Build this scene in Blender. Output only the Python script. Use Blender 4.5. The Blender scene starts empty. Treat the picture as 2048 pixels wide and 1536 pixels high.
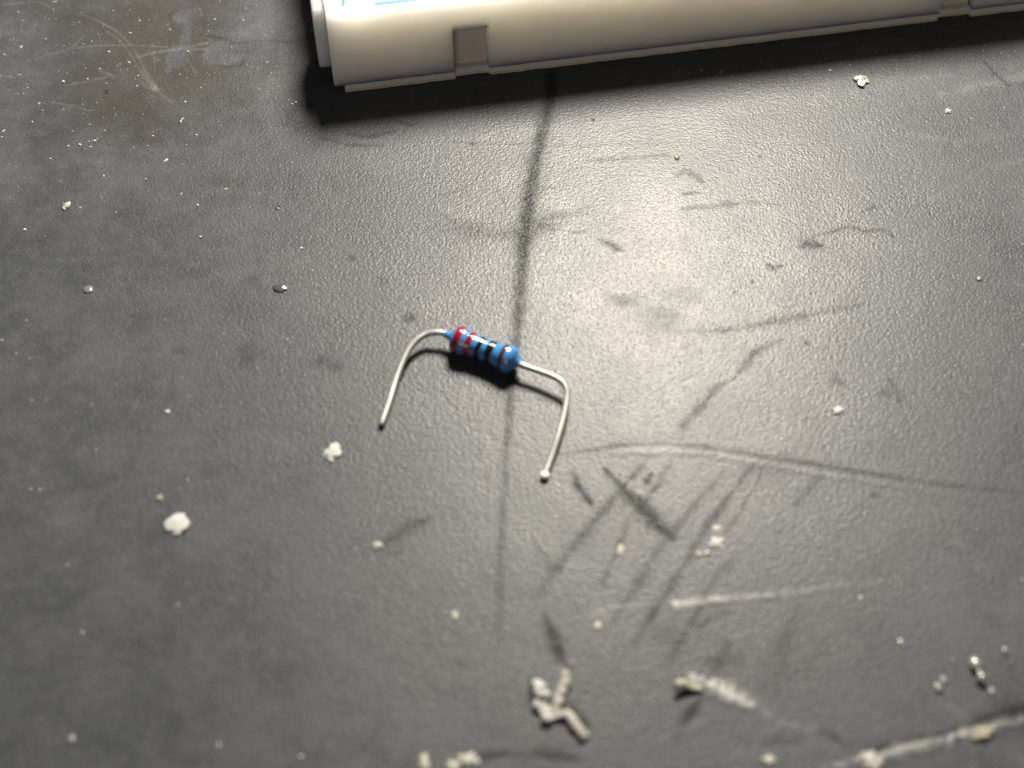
import bpy, bmesh, math, random
import numpy as np
from math import sin, cos, tan, radians, pi, sqrt
from mathutils import Vector, noise as mnoise

# ------------------------------------------------------------------ camera
TH, DIST, FPX = radians(38.0), 0.140, 3074.0        # tilt from straight down, distance, focal length in photo pixels
CAM = np.array([0.0, -DIST*sin(TH), DIST*cos(TH)])
FWD = np.array([0.0, sin(TH), -cos(TH)]); UPV = np.array([0.0, cos(TH), sin(TH)])

def P(x, y, z=0.0):
    """photo pixel (2048x1536) -> point on the horizontal plane at height z (metres)"""
    v = FWD*FPX + np.array([1.0, 0, 0])*(x-1024.0) - UPV*(y-768.0)
    return CAM + v*((z-CAM[2])/v[2])

sc = bpy.context.scene
cd = bpy.data.cameras.new('camera'); cam = bpy.data.objects.new('camera', cd)
sc.collection.objects.link(cam); sc.camera = cam
cam.location = CAM; cam.rotation_euler = (TH, 0, 0)
cd.sensor_width = 36.0; cd.lens = 36.0*FPX/2048.0
cd.clip_start = 0.005; cd.clip_end = 10.0
cd.dof.use_dof = True
cd.dof.focus_distance = float((P(900, 290)-CAM) @ FWD)
cd.dof.aperture_fstop = 22.0

# ------------------------------------------------------------------ light
w = bpy.data.worlds.new('World'); sc.world = w; w.use_nodes = True
bg = w.node_tree.nodes['Background']
bg.inputs['Color'].default_value = (0.95, 0.98, 1.0, 1); bg.inputs['Strength'].default_value = 0.04
LAMP = Vector((0.036, 0.184, 0.204))
ld = bpy.data.lights.new('desk_lamp', 'AREA'); ld.shape = 'DISK'; ld.size = 0.085
ld.energy = 3.5; ld.color = (1.0, 0.925, 0.79)
lo = bpy.data.objects.new('desk_lamp', ld); sc.collection.objects.link(lo)
lo.location = LAMP
lo.rotation_euler = (Vector((0, 0.005, 0))-LAMP).to_track_quat('-Z', 'Y').to_euler()
rd = bpy.data.lights.new('front_fill', 'AREA'); rd.shape = 'SQUARE'; rd.size = 0.5      # soft fill lamp added behind the camera to brighten the breadboard's front
rd.energy = 1.5; rd.color = (1.0, 0.93, 0.84)
rl = bpy.data.objects.new('front_fill', rd); sc.collection.objects.link(rl)
rl.location = (-0.12, -0.78, 0.36)
rl.rotation_euler = (Vector((0, 0, 0))-Vector(rl.location)).to_track_quat('-Z', 'Y').to_euler()
sc.view_settings.view_transform = 'Standard'; sc.view_settings.look = 'None'
sc.view_settings.exposure = 0.0; sc.view_settings.gamma = 1.0
sc.view_settings.use_curve_mapping = False
try:
    sc.cycles.use_denoising = True; sc.cycles.denoiser = 'OPENIMAGEDENOISE'; sc.cycles.denoising_prefilter = 'NONE'; sc.cycles.denoising_input_passes = 'RGB_ALBEDO_NORMAL'
    sc.cycles.max_bounces = 10
except Exception:
    pass

COL = sc.collection
rng = np.random.default_rng(7); random.seed(7)

# ------------------------------------------------------------------ helpers
def tag(o, label, cat, group=None, kind=None):
    o['label'] = label; o['category'] = cat
    if group: o['group'] = group
    if kind: o['kind'] = kind
    return o

def obj(name, me, mat=None, parent=None, smooth=False):
    o = bpy.data.objects.new(name, me); COL.objects.link(o)
    if mat: me.materials.append(mat)
    if smooth:
        me.polygons.foreach_set('use_smooth', [True]*len(me.polygons))
    if parent: o.parent = parent
    return o

def empty(name, loc, rz=0.0):
    o = bpy.data.objects.new(name, None); COL.objects.link(o)
    o.location = loc; o.rotation_euler = (0, 0, rz); o.empty_display_size = 0.004
    return o

class NT:
    def __init__(s, name):
        s.m = bpy.data.materials.new(name); s.m.use_nodes = True
        s.t = s.m.node_tree; s.b = s.t.nodes['Principled BSDF']
    def n(s, typ, **kw):
        nd = s.t.nodes.new(typ)
        for k, v in kw.items(): setattr(nd, k, v)
        return nd
    def l(s, a, b): s.t.links.new(a, b)
    def val(s, nd, **kw):
        for k, v in kw.items(): nd.inputs[k.replace('_', ' ')].default_value = v
        return nd
    def noise(s, coord, scale, detail=2.0, rough=0.5):
        nd = s.n('ShaderNodeTexNoise'); nd.inputs['Scale'].default_value = scale
        nd.inputs['Detail'].default_value = detail; nd.inputs['Roughness'].default_value = rough
        s.l(coord, nd.inputs['Vector']); return nd.outputs['Fac']
    def ramp(s, fac, a, b, lo=0.0, hi=1.0):
        nd = s.n('ShaderNodeMapRange'); nd.inputs['From Min'].default_value = a; nd.inputs['From Max'].default_value = b
        nd.inputs['To Min'].default_value = lo; nd.inputs['To Max'].default_value = hi
        s.l(fac, nd.inputs['Value']); return nd.outputs['Result']
    def math(s, op, a, b):
        nd = s.n('ShaderNodeMath', operation=op)
        for i, v in enumerate((a, b)):
            if isinstance(v, (int, float)): nd.inputs[i].default_value = v
            else: s.l(v, nd.inputs[i])
        return nd.outputs[0]
    def mix(s, fac, a, b):
        nd = s.n('ShaderNodeMix', data_type='RGBA')
        for i, v in ((0, fac), (6, a), (7, b)):
            if isinstance(v, (int, float)): nd.inputs[i].default_value = v
            elif isinstance(v, tuple): nd.inputs[i].default_value = (*v, 1)
            else: s.l(v, nd.inputs[i])
        return nd.outputs[2]
    def bump(s, h, strength, dist, nrm=None):
        nd = s.n('ShaderNodeBump'); nd.inputs['Strength'].default_value = strength
        nd.inputs['Distance'].default_value = dist; s.l(h, nd.inputs['Height'])
        if nrm: s.l(nrm, nd.inputs['Normal'])
        return nd.outputs['Normal']
    def obj(s):
        return s.n('ShaderNodeTexCoord').outputs['Object']
    def attr(s, name):
        return s.n('ShaderNodeAttribute', attribute_name=name).outputs['Fac']

def simple(name, col, rough=0.5, spec=0.5, metal=0.0, var=0.0, vscale=4000., bump=0.0, sss=0.0, sssr=(1, 1, 1), ssss=0.001, coat=0.0):
    t = NT(name); b = t.b
    c = t.obj()
    if var > 0:
        f = t.noise(c, vscale, 3.0, 0.6)
        t.l(t.mix(t.ramp(f, 0.3, 0.7), tuple(x*(1-var) for x in col), tuple(min(1, x*(1+var)) for x in col)), b.inputs['Base Color'])
    else:
        b.inputs['Base Color'].default_value = (*col, 1)
    b.inputs['Roughness'].default_value = rough; b.inputs['Specular IOR Level'].default_value = spec
    b.inputs['Metallic'].default_value = metal
    b.inputs['Coat Weight'].default_value = coat; b.inputs['Coat Roughness'].default_value = 0.08
    if sss > 0:
        b.inputs['Subsurface Weight'].default_value = sss
        b.inputs['Subsurface Radius'].default_value = sssr; b.inputs['Subsurface Scale'].default_value = ssss
    if bump > 0:
        t.l(t.bump(t.noise(c, vscale*1.5, 3.0, 0.6), bump, 0.00005), b.inputs['Normal'])
    return t.m

# ------------------------------------------------------------------ tabletop: a worn black bench mat
step = 0.00014
def axis(lo, hi, LO, HI):
    mid = np.arange(lo, hi+step/2, step)
    def out(n, span):   # growing steps outwards
        g = (np.arange(1, n+1)/n)**3.0
        return g*span
    return np.concatenate([(lo-out(28, lo-LO))[::-1], mid, hi+out(28, HI-hi)])
XS = axis(-0.066, 0.066, -0.45, 0.45); YS = axis(-0.045, 0.062, -0.35, 0.55)
NX, NY = len(XS), len(YS)

def vnoise(s, seed):
    """smooth value noise on the grid, feature size s metres, about 0..1"""
    r = np.random.default_rng(seed)
    def wts(A):
        a = np.clip((A+0.07)/s, 0, 0.14/s+1); i = np.floor(a).astype(int); f = a-i; f = f*f*(3-2*f)
        return i, f
    ix, fx = wts(XS); iy, fy = wts(YS)
    R = r.random((iy.max()+2, ix.max()+2))
    A = R[:, ix]*(1-fx)+R[:, ix+1]*fx
    return A[iy]*(1-fy)[:, None]+A[iy+1]*fy[:, None]

N03, N06, N15, N4, N12 = (vnoise(s, i) for i, s in enumerate((0.0003, 0.0006, 0.0015, 0.004, 0.012)))
dark = np.zeros((NY, NX)); light = np.zeros((NY, NX)); brown = np.zeros((NY, NX)); height = np.zeros((NY, NX))

def gwidth(x, y, dx, dy, wpx):
    L = sqrt(dx*dx+dy*dy) or 1.0; nx, ny = -dy/L, dx/L
    a = P(x-nx*wpx/2, y-ny*wpx/2); b = P(x+nx*wpx/2, y+ny*wpx/2)
    return float(np.linalg.norm(b-a))

def stroke(layer, pts, amp=1.0, soft=1.6, brk=0.35, wob=0.5, off=0.0, nz=None):
    """pts: (px, py, width_px[, amp]); a mark drawn along a polyline on the table, with ragged edges"""
    q = []
    for i, p in enumerate(pts):
        a = pts[max(i-1, 0)]; b = pts[min(i+1, len(pts)-1)]
        g = P(p[0], p[1])
        wd = gwidth(p[0], p[1], b[0]-a[0], b[1]-a[1], p[2])
        q.append((g[0], g[1]+off, max(wd, 0.00016), (p[3] if len(p) > 3 else 1.0)*amp))
    wm = max(p[2] for p in q)*2.5+0.0004
    x0, x1 = min(p[0] for p in q)-wm, max(p[0] for p in q)+wm
    y0, y1 = min(p[1] for p in q)-wm, max(p[1] for p in q)+wm
    i0, i1 = np.searchsorted(XS, (x0, x1)); j0, j1 = np.searchsorted(YS, (y0, y1))
    if i1 <= i0 or j1 <= j0: return
    S = (slice(j0, j1), slice(i0, i1))
    X, Y = np.meshgrid(XS[i0:i1], YS[j0:j1])
    best = np.zeros_like(X)
    wobn = (N15[S]-0.5)*0.8+(N06[S]-0.5)*0.6+(N03[S]-0.5)*0.35
    for a, b in zip(q[:-1], q[1:]):
        dx, dy = b[0]-a[0], b[1]-a[1]; L2 = dx*dx+dy*dy+1e-12
        t = np.clip(((X-a[0])*dx+(Y-a[1])*dy)/L2, 0, 1)
        d = np.hypot(X-a[0]-t*dx, Y-a[1]-t*dy)
        wd = (a[2]+(b[2]-a[2])*t)/2*(1+wob*wobn*1.4)
        k = np.exp(-(d/np.maximum(wd, 5e-5))**2*soft**-2*2.2)*(a[3]+(b[3]-a[3])*t)
        best = np.maximum(best, k)
    n = nz[S] if nz is not None else (0.55*N03[S]+0.45*N15[S])
    best *= np.clip(1-brk+brk*2*(n*1.6-0.3), 0, 1.3)
    if layer is height: layer[S] += best
    else: layer[S] = 1-(1-layer[S])*(1-np.clip(best, 0, 1))

def blob(layer, px, py, rx, ry, amp=1.0, hard=2.0, wob=0.6, rot=0.0, brk=0.3):
    c = P(px, py); ex = P(px+rx, py); ey = P(px, py-ry)
    a, b = np.linalg.norm(ex-c), np.linalg.norm(ey-c)
    m = 2.6*max(a, b)
    i0, i1 = np.searchsorted(XS, (c[0]-m, c[0]+m)); j0, j1 = np.searchsorted(YS, (c[1]-m, c[1]+m))
    S = (slice(j0, j1), slice(i0, i1)); X, Y = np.meshgrid(XS[i0:i1]-c[0], YS[j0:j1]-c[1])
    u = X*cos(rot)+Y*sin(rot); v = -X*sin(rot)+Y*cos(rot)
    r = np.hypot(u/a, v/b)*(1+wob*((N15[S]-0.5)*0.7+(N4[S]-0.5)*0.8+(N06[S]-0.5)*0.4))
    k = amp/(1+np.exp((r-1)*4*hard))*np.clip(1-brk+brk*2*(N03[S]*0.5+N06[S]*0.5), 0, 1.2)
    if layer is height: layer[S] += k
    else: layer[S] = 1-(1-layer[S])*(1-np.clip(k, 0, 1))

# --- dark marks: rubbing, the crease, and shadow painted beside the glue string
stroke(dark, [(1104, 150, 22), (1098, 215, 24), (1084, 265, 28), (1068, 330, 31), (1054, 420, 33), (1047, 500, 30), (1040, 590, 25, .9),
              (1032, 680, 20, .8), (1020, 800, 17, .75), (1013, 900, 14, .6), (1007, 1000, 13, .5), (1002, 1100, 15, .55), (1000, 1180, 15, .5), (999, 1290, 12, .2)],
       0.97, 1.75, 0.1, 0.35, nz=N06)
stroke(dark, [(1120, 909, 8, .5), (1180, 900, 12), (1232, 892, 13), (1330, 887, 11, .6), (1420, 896, 13), (1520, 912, 14), (1640, 931, 15), (1760, 951, 13, .9), (1880, 969, 11, .7), (2060, 986, 9, .6)], 0.62, 1.4, 0.3, 0.3)  # long crease: darker along the groove, paler along the rim below
stroke(light, [(1222, 903, 9, .6), (1290, 899, 11), (1368, 901, 9, .6)], 0.18, 1.3, 0.8, 0.5, nz=N03)
stroke(light, [(1490, 921, 7, .6), (1580, 936, 10), (1720, 961, 8, .7), (1850, 980, 6, .3)], 0.06, 1.3, 0.9, 0.5, nz=N03)
stroke(height, [(1120, 906, 14), (1232, 890, 16), (1330, 884, 16), (1420, 893, 16), (1640, 928, 18), (1880, 966, 16), (2060, 984, 14)], -0.00006, 1.4, 0.5, 0.4)
stroke(height, [(1225, 906, 14), (1330, 903, 14), (1420, 910, 14), (1640, 948, 16), (1880, 986, 14)], 0.000015, 1.4, 0.2, 0.2)
for pts, a in [
    ([(1366, 852, 16), (1404, 811, 15), (1430, 780, 12), (1471, 754, 9), (1511, 703, 10), (1562, 680, 7)], .42),
    ([(1340, 662, 10, .4), (1471, 660, 12), (1545, 643, 15), (1600, 634, 12), (1715, 612, 9, .5)], .40),
    ([(1304, 908, 10, .6), (1244, 977, 14), (1215, 1011, 15), (1141, 1102, 17), (1101, 1156, 22), (1067, 1199, 14, .4)], .46),
    ([(1343, 924, 9), (1315, 965, 10), (1292, 1008, 9)], .30), ([(1450, 941, 10, .6), (1386, 1015, 14), (1333, 1078, 16), (1282, 1162, 19), (1255, 1196, 16), (1226, 1245, 12, .5)], .42),
    ([(1504, 931, 11), (1417, 1048, 15), (1353, 1156, 17), (1302, 1233, 18), (1268, 1288, 16, .7)], .46), ([(1527, 941, 7), (1470, 1041, 8), (1448, 1070, 7, .5)], .36),
    ([(1467, 1122, 14, .6), (1420, 1169, 15), (1400, 1216, 14), (1339, 1317, 17)], .38), ([(1642, 951, 12), (1591, 1008, 16)], .30), ([(1470, 1220, 6, .6), (1425, 1232, 10), (1392, 1256, 12)], .3),
    ([(1255, 1035, 8), (1232, 1109, 9), (1203, 1168, 9)], .36), ([(1262, 1045, 8), (1240, 1088, 8)], .3), ([(1064, 1075, 6), (1085, 1110, 9), (1102, 1140, 12)], .32),
    ([(1600, 1210, 26, .6), (1575, 1280, 44), (1540, 1390, 34, .5)], .24), ([(1455, 1285, 16), (1432, 1344, 24), (1350, 1475, 18)], .26), ([(1660, 1260, 14, .5), (1620, 1340, 22, .6)], .2),
    ([(1269, 1001, 18, .6), (1290, 1028, 44), (1318, 1058, 26, .8), (1340, 1080, 10, .5)], .42),
    ([(1143, 942, 11, .7), (1156, 972, 20), (1170, 992, 15), (1184, 1010, 5)], .88),
    ([(1208, 936, 5), (1222, 950, 11), (1250, 980, 16), (1275, 1008, 30), (1300, 1035, 34), (1322, 1056, 20), (1345, 1078, 8)], .76),
    ([(1304, 945, 5), (1296, 962, 15), (1290, 972, 6)], .75), ([(1280, 1020, 14), (1300, 985, 10), (1330, 960, 6)], .4),
    ([(1090, 1225, 8, .5), (1095, 1248, 15), (1112, 1281, 24), (1119, 1308, 22), (1136, 1338, 12)], .95),
    ([(1064, 1362, 12), (1060, 1400, 12), (1068, 1424, 10)], .6), ([(1124, 1403, 10, .5), (1146, 1414, 18), (1162, 1436, 18), (1174, 1456, 12)], .85),  # first: glue string's shadow painted dark; second: dark residue
    ([(945, 1515, 10), (975, 1512, 18), (1005, 1506, 10), (1060, 1510, 12, .6), (1090, 1506, 26), (1125, 1510, 28), (1158, 1518, 14)], .85),
    ([(1350, 1376, 10), (1366, 1382, 16), (1380, 1386, 8)], .9), ([(1398, 1402, 14), (1384, 1420, 22), (1352, 1470, 14, .5)], .55),  # first stroke darkens the mat under the beige sliver
    ([(1720, 1510, 10), (1770, 1497, 20), (1830, 1480, 16), (1880, 1470, 12), (1925, 1455, 16), (1975, 1437, 28), (2060, 1418, 34)], .85),
    ([(1640, 1462, 12, .5), (1668, 1474, 12), (1700, 1494, 12)], .5), ([(1525, 1490, 10), (1560, 1482, 18), (1600, 1478, 12)], .35),
    ([(758, 1094, 8), (796, 1068, 28), (830, 1048, 24), (862, 1036, 8)], .45), ([(770, 1105, 8), (800, 1108, 8)], .3),
    ([(860, 455, 20, .5), (930, 462, 34), (1010, 470, 30), (1090, 462, 24)], .36), ([(1085, 440, 26), (1105, 432, 20), (1150, 425, 12), (1182, 412, 8)], .42),
    ([(1170, 322, 5), (1260, 316, 7), (1335, 311, 6)], .36), ([(1362, 418, 6), (1430, 412, 10), (1500, 405, 10), (1565, 409, 7, .6)], .42),
    ([(1630, 472, 5), (1660, 465, 7), (1700, 452, 7), (1730, 463, 5), (1765, 459, 9), (1785, 472, 7)], .45),
    ([(1600, 494, 8), (1618, 489, 20), (1640, 492, 6)], .66), ([(1534, 528, 6), (1544, 534, 13), (1565, 531, 6)], .6), ([(1725, 424, 8), (1748, 414, 6)], .45),
    ([(1352, 352, 6), (1372, 342, 14), (1392, 352, 10), (1404, 364, 6)], .5), ([(1370, 388, 6), (1400, 386, 6)], .5),
    ([(1198, 480, 6), (1212, 484, 14), (1232, 496, 14), (1245, 502, 6)], .6), ([(1225, 592, 18), (1250, 600, 22)], .45), ([(1440, 664, 8), (1460, 660, 10)], .35),
    ([(1966, 122, 4), (1990, 147, 5), (2018, 172, 4)], .95), ([(880, 283, 3), (1000, 288, 3), (1080, 288, 4)], .3),
    ([(1100, 292, 3), (1240, 290, 3), (1420, 282, 3)], .25), ([(1060, 376, 4), (1130, 374, 4)], .3), ([(1140, 466, 4), (1170, 462, 4)], .35),
    ([(880, 390, 4), (930, 380, 4)], .25), ([(995, 375, 4), (1010, 410, 5)], .35), ([(890, 430, 3), (905, 445, 5)], .3),
    ([(1660, 738, 8, .6), (1680, 762, 22), (1688, 770, 12)], .34), ([(1780, 760, 10), (1800, 795, 18)], .3), ([(1765, 782, 12), (1775, 785, 12)], .3),
    ([(1645, 890, 3), (1650, 925, 3)], .35), ([(1745, 990, 9), (1755, 992, 9)], .5),
    ([(695, 268, 5), (740, 274, 8), (790, 262, 5)], .45), ([(790, 240, 5), (825, 252, 5)], .4),
    ([(640, 276, 5), (700, 290, 6), (770, 292, 4)], .4)]:
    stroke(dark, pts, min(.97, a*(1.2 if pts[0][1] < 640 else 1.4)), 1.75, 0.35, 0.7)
for x, y, rx, ry, a in [(820, 636, 12, 9, .5), (705, 517, 10, 8, .45), (500, 700, 22, 16, .28), (495, 722, 12, 10, .3), (640, 722, 18, 13, .35), (672, 735, 14, 10, .35), (505, 562, 20, 12, .3),
                       (300, 800, 22, 14, .22), (430, 940, 26, 14, .22), (905, 706, 20, 12, .2), (925, 1330, 20, 14, .25), (1000, 1465, 24, 10, .22), (1320, 636, 34, 18, .3), (1378, 590, 28, 18, .26),
                       (1540, 940, 50, 14, .2), (770, 560, 12, 9, .25), (1330, 1265, 26, 18, .25), (1440, 1320, 46, 12, .22), (1760, 900, 60, 18, .12), (360, 700, 20, 12, .25)]:
    blob(dark, x, y, rx, ry, a*1.35, 1.2)
for x, y, r in [(1355, 318, 4), (1547, 535, 4), (1613, 686, 4), (1505, 563, 4), (1470, 585, 4), (555, 416, 5), (213, 184, 4), (945, 288, 4), (1186, 240, 4), (1520, 312, 4)]:
    blob(dark, x, y, r, r, .9, 2)
# --- pale scrapes and dried smears
stroke(light, [(1352, 1211, 17, 1), (1372, 1209, 17, .9), (1420, 1203, 14, .55), (1500, 1196, 14, .42), (1580, 1188, 12, .34), (1640, 1179, 10, .26), (1780, 1160, 9, .14)], 0.42, 1.2, 0.95, 0.6, nz=N03*.5+N06*.5)
stroke(height, [(1352, 1211, 18), (1420, 1203, 16), (1560, 1190, 14, .6), (1700, 1170, 12, .2)], 0.00004, 1.3, 0.6, 0.5)
stroke(light, [(1186, 1234, 9, .6), (1210, 1217, 14), (1255, 1212, 9), (1350, 1203, 8, .3)], 0.12, 1.3, 0.7, 0.5)
stroke(light, [(1390, 1362, 22, .8), (1420, 1372, 34), (1460, 1394, 34), (1500, 1414, 26, .8)], 0.50, 1.05, 0.45, 0.55)
stroke(height, [(1390, 1362, 24), (1420, 1372, 36), (1460, 1394, 36), (1500, 1414, 26)], 0.00012, 1.1, 0.6, 0.5)
for pts, a in [
    ([(1120, 1330, 4), (1168, 1314, 5)], .22), ([(1112, 1338, 4), (1150, 1326, 5)], .2), ([(1060, 1320, 4), (1180, 1305, 4)], .08),
    ([(1300, 1486, 5, .5), (1340, 1468, 9), (1395, 1442, 6)], .15), ([(1640, 1533, 10, .6), (1690, 1526, 14), (1722, 1514, 10)], .55),
    ([(1470, 1508, 16), (1540, 1500, 20), (1600, 1500, 14)], .06), ([(1530, 1424, 16), (1545, 1432, 10)], .12), ([(1562, 1446, 14), (1590, 1450, 14)], .16), ([(1612, 1460, 8), (1634, 1452, 10)], .1),
    ([(1690, 1490, 10), (1710, 1506, 12)], .1),
    ([(1895, 1410, 18, .5), (1935, 1440, 20), (1950, 1460, 12)], .07), ([(1280, 1400, 3), (1330, 1380, 3)], .08),
    ([(152, 25, 3), (195, 41, 3), (234, 62, 3), (260, 88, 3), (279, 117, 4), (293, 148, 4), (322, 188, 6), (345, 205, 8, .5)], .13),
    ([(213, 62, 2), (240, 80, 3), (256, 100, 3), (270, 122, 3), (286, 150, 4), (310, 180, 6)], .12), ([(280, 160, 3), (295, 176, 3), (325, 180, 3)], .1),
    ([(148, 96, 2), (195, 91, 3), (260, 90, 3), (334, 94, 3)], .10), ([(-10, 12, 3), (30, 6, 4), (75, 4, 4), (100, 14, 3)], .08),
    ([(52, 123, 4), (90, 112, 4), (140, 97, 3), (170, 70, 3)], .09), ([(105, 205, 3), (150, 212, 4), (175, 221, 4), (190, 220, 3)], .10),
    ([(307, 100, 3), (310, 148, 3)], .12), ([(275, 115, 4), (305, 105, 5), (345, 100, 6), (420, 84, 5)], .12), ([(374, 120, 4), (392, 145, 5)], .14), ([(370, 98, 4), (420, 99, 3)], .13),
    ([(135, 170, 4), (175, 163, 4), (215, 154, 3)], .09), ([(195, 138, 3), (230, 155, 3)], .12), ([(110, 224, 3), (140, 216, 3)], .08),
    ([(540, 160, 6), (590, 152, 8), (640, 140, 6)], .05), ([(1880, 190, 14), (1960, 172, 22), (2060, 150, 20)], .07), ([(1640, 165, 12), (1760, 160, 20), (1900, 150, 10)], .05),
    ([(1820, 268, 10), (1920, 285, 18), (2010, 270, 18)], .05), ([(1860, 400, 14), (1980, 330, 18), (2060, 320, 14)], .04), ([(1700, 360, 14), (1780, 350, 10)], .04),
    ([(590, 900, 14), (560, 880, 14), (500, 870, 10)], .03), ([(1430, 1050, 16), (1435, 1090, 22)], .10), ([(1240, 1150, 20), (1270, 1180, 18)], .06), ([(1000, 1140, 20), (1020, 1150, 16)], .03),
    ([(970, 275, 20), (1000, 262, 14)], .04), ([(760, 330, 40), (850, 320, 30)], .03)]:
    stroke(light, pts, a*(.55 if pts[0][1] < 240 and pts[0][0] < 450 else .8), 1.35, 0.75, 0.6)
stroke(height, [(1770, 1512, 18), (1850, 1491, 24), (1920, 1474, 26), (1990, 1455, 26), (2060, 1440, 22)], 0.00012, 1.2, 0.9, 0.8)
stroke(light, [(1762, 1514, 14), (1800, 1503, 26), (1850, 1491, 24, .8), (1880, 1484, 30, .5), (1920, 1474, 30), (1990, 1455, 24, .5), (2060, 1440, 22, .3)], 0.26, 1.2, 1.0, 0.9, nz=N06*.5+N15*.5)
stroke(height, [(945, 1512, 12), (1005, 1506, 14), (1090, 1500, 30), (1158, 1512, 14)], -0.00015, 1.3, 0.3, 0.4)
stroke(height, [(1090, 1225, 8), (1114, 1284, 18), (1138, 1334, 8)], -0.00012, 1.3, 0.3, 0.4)
# --- the brown film with cleaner patches in it
blob(brown, 300, 70, 165, 150, .85, .9, .9); blob(brown, 420, 150, 120, 60, .55, .8, .9); blob(brown, 300, 230, 90, 50, .3, .8, .9)
film = brown.copy()
for x, y, rx, ry in [(450, 105, 42, 25), (375, 32, 30, 17), (352, 112, 20, 24), (372, 75, 10, 40), (337, 140, 7, 7), (366, 100, 26, 12), (520, 60, 60, 60)]:
    k = np.zeros_like(brown); blob(k, x, y, rx, ry, 1.0, 5 if rx < 50 else 1.5, .35, brk=0.1); brown *= (1-.9*k); light[:] = np.maximum(light, k*.018*(1 if rx < 50 else .2))
for pts, a in [([(342, 40, 3), (340, 30, 4), (350, 22, 3)], .6), ([(400, 70, 4), (425, 72, 6), (455, 80, 7), (470, 88, 5), (520, 80, 5), (580, 84, 5), (630, 72, 4)], .5),
               ([(425, 128, 5), (450, 134, 5), (480, 132, 5), (492, 118, 4)], .5), ([(380, 50, 14), (400, 30, 14), (412, 52, 10)], .35), ([(345, 50, 10), (350, 62, 8)], .35)]:
    stroke(dark, pts, a, 1.4, 0.4, 0.6)

light[:] = np.maximum(light, 0.05*np.clip(N12*1.2+N4*.5-.75, 0, 1)*np.clip(N15*.6+N06*.6, 0, 1))      # hazy dust film
rel = height + 0.000045*(N12-0.5) + 0.000012*(N4-0.5) + 0.000003*(N15-0.5)
inside = ((XS > -0.07) & (XS < 0.07))[None, :] & ((YS > -0.05) & (YS < 0.066))[:, None]
rel = np.where(inside, rel, 0.0)
for a in (dark, light, brown): a[~inside] = 0

GX, GY = np.meshgrid(XS, YS)
co = np.stack([GX, GY, rel], -1).reshape(-1, 3)
idx = np.arange(NX*NY).reshape(NY, NX)
quads = np.stack([idx[:-1, :-1], idx[:-1, 1:], idx[1:, 1:], idx[1:, :-1]], -1).reshape(-1, 4)
ring = np.concatenate([idx[0, :], idx[1:, -1], idx[-1, -2::-1], idx[-2:0:-1, 0]])
low = co[ring].copy(); low[:, 2] = -0.025
nb = NX*NY; r2 = np.arange(len(ring))+nb
side = np.stack([ring, r2, np.roll(r2, -1), np.roll(ring, -1)], -1)
allco = np.concatenate([co, low]); allq = np.concatenate([quads, side])
tm = bpy.data.meshes.new('tabletop')
tm.vertices.add(len(allco)); tm.vertices.foreach_set('co', allco.astype(np.float32).ravel())
nf = len(allq); tm.loops.add(nf*4); tm.loops.foreach_set('vertex_index', allq.astype(np.int32).ravel())
tm.polygons.add(nf); tm.polygons.foreach_set('loop_start', (np.arange(nf)*4).astype(np.int32))
sm = np.ones(nf, dtype=bool); sm[len(quads):] = False
tm.update(calc_edges=True)
tm.polygons.foreach_set('use_smooth', sm)
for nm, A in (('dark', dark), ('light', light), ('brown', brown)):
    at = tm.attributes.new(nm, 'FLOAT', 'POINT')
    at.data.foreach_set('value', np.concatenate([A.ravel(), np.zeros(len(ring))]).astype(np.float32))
tm.update()

t = NT('black_mat'); c = t.obj(); b = t.b
grain = t.noise(c, 4800., 1.5, 0.5)
vor = t.n('ShaderNodeTexVoronoi', feature='SMOOTH_F1'); vor.inputs['Scale'].default_value = 4000.; t.l(c, vor.inputs['Vector'])
micro = t.noise(c, 11000., 1.0, 0.5)
mott = t.noise(c, 160., 4.0, 0.6); mott2 = t.noise(c, 700., 3.0, 0.6)
dk, lt, br = t.attr('dark'), t.attr('light'), t.attr('brown')
dk = t.math('MULTIPLY', dk, t.ramp(t.noise(c, 5200., 2.0, 0.6), 0.40, 0.54, 0.52, 1.0))
spk = t.math('MULTIPLY', t.ramp(t.noise(c, 4300., 3.0, 0.65), 0.545, 0.68, 0.0, 0.9), t.ramp(mott2, 0.35, 0.65, 0.45, 1.0)); dk = t.math('MAXIMUM', dk, spk)
base = t.mix(t.ramp(mott, 0.35, 0.65), (0.029, 0.0317, 0.0370), (0.039, 0.0422, 0.0485))
base = t.mix(t.ramp(mott2, 0.45, 0.75, 0, 0.5), base, (0.054, 0.0575, 0.0645))
base = t.mix(t.math('MULTIPLY', br, 0.8), base, (0.030, 0.027, 0.022))
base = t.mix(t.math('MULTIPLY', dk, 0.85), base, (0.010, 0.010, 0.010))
base = t.mix(lt, base, (0.34, 0.34, 0.33))
t.l(base, b.inputs['Base Color'])
ro = t.ramp(mott2, 0.3, 0.7, 0.38, 0.48); ro = t.math('ADD', ro, t.math('MULTIPLY', lt, 0.3)); ro = t.math('ADD', ro, t.ramp(mott, 0.35, 0.65, -0.05, 0.05)); t.l(ro, b.inputs['Roughness'])
sp = t.math('SUBTRACT', 0.105, t.math('MULTIPLY', dk, 0.10)); sp = t.math('SUBTRACT', sp, t.math('MULTIPLY', br, 0.04))
t.l(sp, b.inputs['Specular IOR Level'])
cw = t.math('MULTIPLY', t.math('SUBTRACT', 1.0, dk), t.ramp(mott2, 0.3, 0.7, 0.05, 0.10)); t.l(cw, b.inputs['Coat Weight'])
b.inputs['Coat Roughness'].default_value = 0.20
hgt = t.math('ADD', t.math('MULTIPLY', grain, 1.0), t.math('MULTIPLY', vor.outputs['Distance'], -0.7))
hgt = t.math('ADD', hgt, t.math('MULTIPLY', micro, 0.22))
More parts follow.
